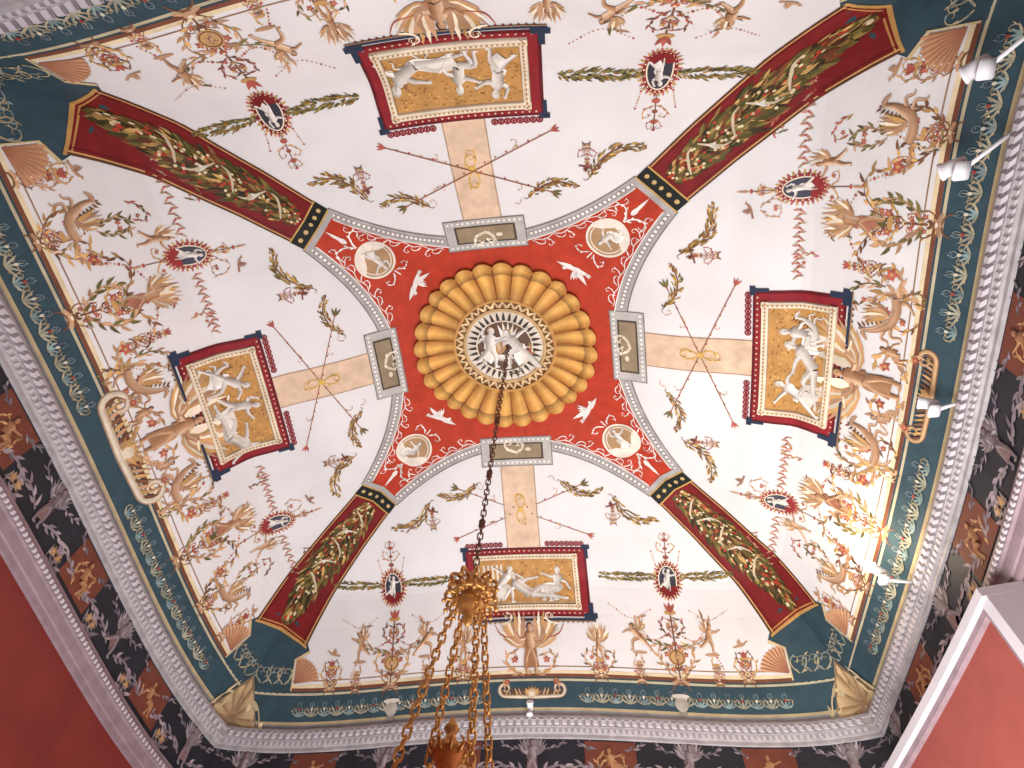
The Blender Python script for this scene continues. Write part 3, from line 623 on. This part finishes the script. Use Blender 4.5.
for k in range(4):
    us=np.linspace(-3,3,41); V=[];F=[];mi=[]
    zs=[H+.02,H-.62,H-.8,FLOOR]
    for z in zs: V+=wallpt(k,us,0,z).tolist()
    for i in range(3):
        for j in range(40): a=i*41+j; F.append((a,a+1,a+42,a+41)); mi.append(0 if i==0 else 1)
    me=bpy.data.meshes.new(names[k]); me.from_pydata(V,[],F); me.update(); me.materials.append(M_dark); me.materials.append(M_red)
    me.polygons.foreach_set('material_index',mi); o=bpy.data.objects.new(names[k],me); scn.collection.objects.link(o)
    def wm(P,h,k=k):
        m=3-h; Q=side(k,P[:,0]*m/3,m); wx,wy=warp(Q[:,0],Q[:,1]); return np.stack([wx,wy,P[:,1]],-1)
    pq=Painter('painted_frieze_scrolls',wm)
    LG=[(84,74,78),(134,120,124),(170,158,160)]
    for i in range(9):
        x=-2.7+5.4*i/8
        T=lambda P,x=x: np.stack([x+P[:,0],H-.58+P[:,1]],-1)
        if i%2==0:
            figure(pq,T,0,.04,.34,'dance' if i%4 else 'stand',LG,.006,fat=1.3,cloth=(124,98,96)); wing(pq,T,0,.24,.2,1,((124,114,120),(156,144,148)),.004); wing(pq,T,0,.24,.2,-1,((124,114,120),(156,144,148)),.004)
        else:
            band(pq,T,[(-.22,.03),(.22,.03)],[(-.22,.37),(.22,.37)],(112,60,46),.003,2); figure(pq,T,0,.05,.3,'sit',[(120,80,56),(168,120,84),(196,154,112)],.006,fat=1.3)
            for s in(-1,1): tendril(pq,T,s*.04,.06,math.pi/2-s*.8,.34,s*3.6,(176,132,90),.016,5,.005)
        for s in(-1,1):
            tendril(pq,T,s*.05,.08,math.pi/2-s*1.0,.6,-s*4.2,(128,116,124),.02,8,.005,lc=(150,136,140),flower=(160,128,96)); tendril(pq,T,s*.1,.3,math.pi/2-s*1.6,.4,s*4,(108,100,110),.014,6,.005,lc=(138,126,130))
    pq.build(o)
me=bpy.data.meshes.new('floor'); V=ringpts(0,FLOOR,40); me.from_pydata(V.tolist(),[],[tuple(range(len(V)))]); me.update(); me.materials.append(M_floor); fl=bpy.data.objects.new('floor',me); scn.collection.objects.link(fl)
def boxmesh(name,boxes,material,parent=None):
    # splayed casing: projection from the wall grows linearly toward the far corner
    V=[];F=[]
    for (k,u0,u1,d0,d1,z0,z1) in boxes:
        ns=12; us=np.linspace(u0,u1,ns); b=len(V)
        for u in us:
            e=d1+.095*(u-.6) 
            for (d,z) in((d0,z0),(e,z0),(e,z1),(d0,z1)): V.append(wallpt(k,[u],d,z)[0].tolist())
        for i in range(ns-1):
            for j in range(4): F.append((b+i*4+j,b+i*4+(j+1)%4,b+(i+1)*4+(j+1)%4,b+(i+1)*4+j))
        F+=[(b,b+1,b+2,b+3),(b+(ns-1)*4,b+(ns-1)*4+1,b+(ns-1)*4+2,b+(ns-1)*4+3)]
    me=bpy.data.meshes.new(name); me.from_pydata(V,[],F); me.update(); me.materials.append(material); o=bpy.data.objects.new(name,me); scn.collection.objects.link(o)
    if parent:o.parent=parent
    return o
casing=boxmesh('trim_3',[(3,.60,2.72,.0,.22,2.84,2.90),(3,.60,.68,.0,.20,-1.58,2.85),(3,2.62,2.72,.0,.20,-1.58,2.85)],M_frame)
boxmesh('inner_step',[(3,.67,2.63,.0,.185,2.80,2.84),(3,.67,.72,.0,.185,-1.58,2.82),(3,2.58,2.63,.0,.185,-1.58,2.82)],M_mauve,casing)
boxmesh('red_infill_panel',[(3,.71,2.60,.0,.15,-1.58,2.81)],mat('red_panel_paint',(150,76,68),noise=.1),casing)
# ------------------------------------------------------------------ helpers for 3-D objects
def obj(name,bm,material,parent=None,smooth=True):
    bmesh.ops.recalc_face_normals(bm,faces=bm.faces)
    me=bpy.data.meshes.new(name); bm.to_mesh(me); bm.free(); me.materials.append(material)
    if smooth: me.polygons.foreach_set('use_smooth',[True]*len(me.polygons))
    o=bpy.data.objects.new(name,me); scn.collection.objects.link(o)
    if parent:o.parent=parent
    return o
def torus(bm,M,R,r,stretch=0.,n=14,m=6):
    vs=[]
    for i in range(n):
        a=2*math.pi*i/n; c=Vector((math.cos(a)*R,0,math.sin(a)*R+(stretch if math.sin(a)>0 else -stretch)))
        for j in range(m):
            b=2*math.pi*j/m; d=Vector((math.cos(a)*math.cos(b)*r,math.sin(b)*r,math.sin(a)*math.cos(b)*r)); vs.append(bm.verts.new(M@(c+d)))
    for i in range(n):
        for j in range(m): bm.faces.new([vs[i*m+j],vs[i*m+(j+1)%m],vs[((i+1)%n)*m+(j+1)%m],vs[((i+1)%n)*m+j]])
def lathe(bm,prof,M=Matrix(),n=24):
    rows=[[bm.verts.new(M@Vector((r*math.cos(2*math.pi*i/n),r*math.sin(2*math.pi*i/n),z))) for i in range(n)] for r,z in prof]
    for a,b in zip(rows[:-1],rows[1:]):
        for i in range(n): bm.faces.new([a[i],a[(i+1)%n],b[(i+1)%n],b[i]])
    bm.faces.new(rows[0]); bm.faces.new(rows[-1][::-1])
def tube(bm,pts,rad,m=6):
    pts=[Vector(p) for p in pts]; rows=[]
    for i,p in enumerate(pts):
        t=(pts[min(i+1,len(pts)-1)]-pts[max(i-1,0)]).normalized(); a=t.orthogonal().normalized(); b=t.cross(a); r=rad[i] if isinstance(rad,(list,np.ndarray)) else rad
        if i:
            a=(rows[-1][1]-t*rows[-1][1].dot(t)).normalized(); b=t.cross(a)
        rows.append(([bm.verts.new(p+a*math.cos(2*math.pi*j/m)*r+b*math.sin(2*math.pi*j/m)*r) for j in range(m)],a))
    for (u,_),(v,_) in zip(rows[:-1],rows[1:]):
        for j in range(m): bm.faces.new([u[j],u[(j+1)%m],v[(j+1)%m],v[j]])
    bm.faces.new(rows[0][0]); bm.faces.new(rows[-1][0][::-1])
def chain(bm,A,B,R=.02,r=.006,st=.012):
    A=Vector(A);B=Vector(B);d=(B-A);n=max(2,int(d.length/((R+st)*1.62))); qq=d.normalized().to_track_quat('Z','Y').to_matrix().to_4x4()
    for i in range(n):
        M=Matrix.Translation(A+d*(i+.5)/n)@qq@Matrix.Rotation(math.pi/2*(i%2),4,'Z'); torus(bm,M,R,r,st)
# ------------------------------------------------------------------ chandelier
cx,cy=[float(v) for v in warp(0.,0.)]; cx+=.035
top=float(fz(0))
ZD=-.08
ch=bpy.data.objects.new('chandelier',None); scn.collection.objects.link(ch)
bm=bmesh.new(); lathe(bm,[(.005,top-.14),(.012,top-.12),(.010,top-.10),(.022,top-.08),(.024,top-.05),(.012,top-.0)],Matrix.Translation((cx,cy,0))); obj('ceiling_boss',bm,M_bronze,ch)
bm=bmesh.new(); chain(bm,(cx,cy,top-.13),(cx,cy,2.78+ZD),.016,.0046,.016)
for z in(4.3,3.6,3.1): lathe(bm,[(.006,z-.05),(.022,z-.02),(.012,z),(.022,z+.02),(.006,z+.05)],Matrix.Translation((cx,cy,0)),12)
obj('suspension_chain',bm,M_bronze,ch)
bm=bmesh.new()
C0=Matrix.Translation((cx,cy,ZD))
lathe(bm,[(.01,2.79),(.03,2.76),(.02,2.73),(.055,2.70),(.07,2.66),(.05,2.62),(.03,2.60),(.06,2.57),(.075,2.54),(.05,2.50),(.02,2.47),(.03,2.44),(.008,2.40)],C0)
for lay,(z0,R0,nn) in enumerate(((2.66,.05,10),(2.56,.055,12))):
    for i in range(nn):
        a=2*math.pi*i/nn+lay*.3; c,s=math.cos(a),math.sin(a); pts=[]
        for t in np.linspace(0,1,14):
            th=-.9+t*5.2; rr=.045*(1-.55*t); pts.append((cx+c*(R0+.05+rr*math.sin(th)),cy+s*(R0+.05+rr*math.sin(th)),ZD+z0+rr*math.cos(th)+(.03*t)))
        tube(bm,pts,[.012-.006*t for t in np.linspace(0,1,14)],6)
        bmesh.ops.create_icosphere(bm,subdivisions=1,radius=.014,matrix=Matrix.Translation((cx+c*(R0+.085),cy+s*(R0+.085),ZD+z0-.02)))
torus(bm,C0@Matrix.Translation((0,0,2.60))@Matrix.Rotation(math.pi/2,4,'X'),.095,.014,0,32,8)
obj('gilded_crown',bm,M_gold,ch)
bm=bmesh.new(); RB=.25; ZB=1.42
for i in range(4):
    a=math.radians(38+90*i); A=Vector((cx+.08*math.cos(a),cy+.08*math.sin(a),2.55+ZD)); Bq=Vector((cx+RB*math.cos(a),cy+RB*math.sin(a),ZB+ZD))
    chain(bm,A,Bq,.017,.0062,.014)
obj('hanging_chains',bm,M_gold,ch)
bm=bmesh.new()
lathe(bm,[(.006,1.90),(.02,1.87),(.035,1.845),(.02,1.82),(.03,1.79),(.065,1.76),(.07,1.73),(.045,1.68),(.03,1.60),(.05,1.5),(.04,1.42),(.06,1.36),(.2,1.32),(.27,1.36),(.29,1.42),(.27,1.38),(.24,1.26),(.12,1.16),(.05,1.1),(.06,1.05),(.01,1.0)],C0)
for i in range(10):
    a=2*math.pi*i/10; c,s=math.cos(a),math.sin(a)
    tube(bm,[(cx+c*(.06+.03*math.sin(t*3)),cy+s*(.06+.03*math.sin(t*3)),ZD+1.72+.07*t) for t in np.linspace(0,1,8)],[.010-.006*t for t in np.linspace(0,1,8)],5)
for i in range(8):
    a=2*math.pi*i/8+.39; c,s=math.cos(a),math.sin(a); pts=[]
    for t in np.linspace(0,1,10): r=.26+.2*t; pts.append((cx+c*r,cy+s*r,ZD+1.24-.1*math.sin(t*math.pi)+.02*t))
    tube(bm,pts,.012,6); lathe(bm,[(.01,1.22),(.04,1.25),(.045,1.27),(.015,1.275),(.015,1.30)],Matrix.Translation((cx+c*.46,cy+s*.46,ZD)),12)
obj('gilded_body',bm,M_gold,ch)
bm=bmesh.new()
for i in range(8):
    a=2*math.pi*i/8+.39; lathe(bm,[(.012,1.28),(.012,1.36),(.004,1.38)],Matrix.Translation((cx+math.cos(a)*.46,cy+math.sin(a)*.46,ZD)),10)
obj('candles',bm,M_frame,ch)
# ------------------------------------------------------------------ cornice spotlights
def spot(k,u,inset=.2,lit=False,sc=1.):
    root=bpy.data.objects.new('spotlight',None); scn.collection.objects.link(root)
    p0=Vector(wallpt(k,[u],.06,H-.01)[0].tolist()); p=Vector(wallpt(k,[u],inset,H+.0)[0].tolist()); tgt=Vector((cx,cy,5.4)); d=(tgt-p).normalized(); qq=d.to_track_quat('Z','Y').to_matrix().to_4x4()
    bm=bmesh.new(); bmesh.ops.create_cube(bm,size=1,matrix=Matrix.Translation(p)@Matrix.Diagonal((.10*sc,.12*sc,.035,1))); bmesh.ops.bevel(bm,geom=bm.edges[:],offset=.006,segments=2,affect='EDGES')
    tube(bm,[p0,(p0+p)/2,p],.012,8); tube(bm,[p,p+Vector((0,0,.05)),p+Vector((0,0,.08))],.010,8); obj('mount',bm,M_white,root)
    M=Matrix.Translation(p+Vector((0,0,.09)))@qq@Matrix.Scale(sc,4)
    bm=bmesh.new(); lathe(bm,[(.02,-.09),(.045,-.085),(.05,-.04),(.055,.05),(.062,.055),(.062,.075),(.052,.075),(.05,.06)],M,20); obj('lamp_head',bm,M_white,root)
    bm=bmesh.new()
    if lit: lathe(bm,[(.03,.06),(.045,.08),(.05,.11),(.04,.145),(.015,.16)],M,20)
    else: lathe(bm,[(.001,.062),(.05,.064),(.05,.066),(.001,.068)],M,20)
    obj('lens',bm,M_lamp if lit else M_white,root)
    if lit:
        l=bpy.data.lights.new('lamp_light','POINT'); l.energy=16; l.color=(1,.82,.58); l.shadow_soft_size=.06; lo=bpy.data.objects.new('lamp_light',l); scn.collection.objects.link(lo); lo.parent=root; lo.location=M@Vector((0,0,.27))
spot(3,-2.42,.24,sc=.8); spot(3,-1.82,.24,sc=.8); spot(3,-.1,.17,sc=.7); spot(3,1.42,.25,True,.7); spot(0,-.02,.06,sc=.55)
# ------------------------------------------------------------------ lights
def area(name,loc,rot,size,e,col=(1,1,1)):
    l=bpy.data.lights.new(name,'AREA'); l.shape='RECTANGLE'; l.size=size[0]; l.size_y=size[1]; l.energy=e; l.color=col; o=bpy.data.objects.new(name,l); scn.collection.objects.link(o); o.location=loc; o.rotation_euler=rot
area('added_fill_main',(.2,.2,-.9),(math.pi,0,0),(3.2,3.2),375,(.96,.98,1.0))  # added upward fill to brighten the vault; no fixture stands here
area('added_fill_right',(1.9,.8,.6),(math.pi,.3,0),(1.2,3.0),100,(1,.97,.90))  # added warm fill for the right side, unseen and without a real source
w=bpy.data.worlds.new('world'); scn.world=w; w.use_nodes=True; w.node_tree.nodes['Background'].inputs[0].default_value=(.9,.92,1,1); w.node_tree.nodes['Background'].inputs[1].default_value=.3
# ------------------------------------------------------------------ camera
def rotm(w):
    th=np.linalg.norm(w); k=w/th; K=np.array([[0,-k[2],k[1]],[k[2],0,-k[0]],[-k[1],k[0],0]]); return np.eye(3)+np.sin(th)*K+(1-np.cos(th))*K@K
R=rotm(np.array([.5011,.0853,-.0931]))
cam=bpy.data.cameras.new('camera'); co=bpy.data.objects.new('camera',cam); scn.collection.objects.link(co)
M=Matrix(((R[0][0],-R[1][0],-R[2][0],.6719),(R[0][1],-R[1][1],-R[2][1],-2.6928),(R[0][2],-R[1][2],-R[2][2],0),(0,0,0,1)))
co.matrix_world=M; cam.sensor_width=36; cam.lens=658.9132/1024*36; cam.clip_start=.02
scn.camera=co
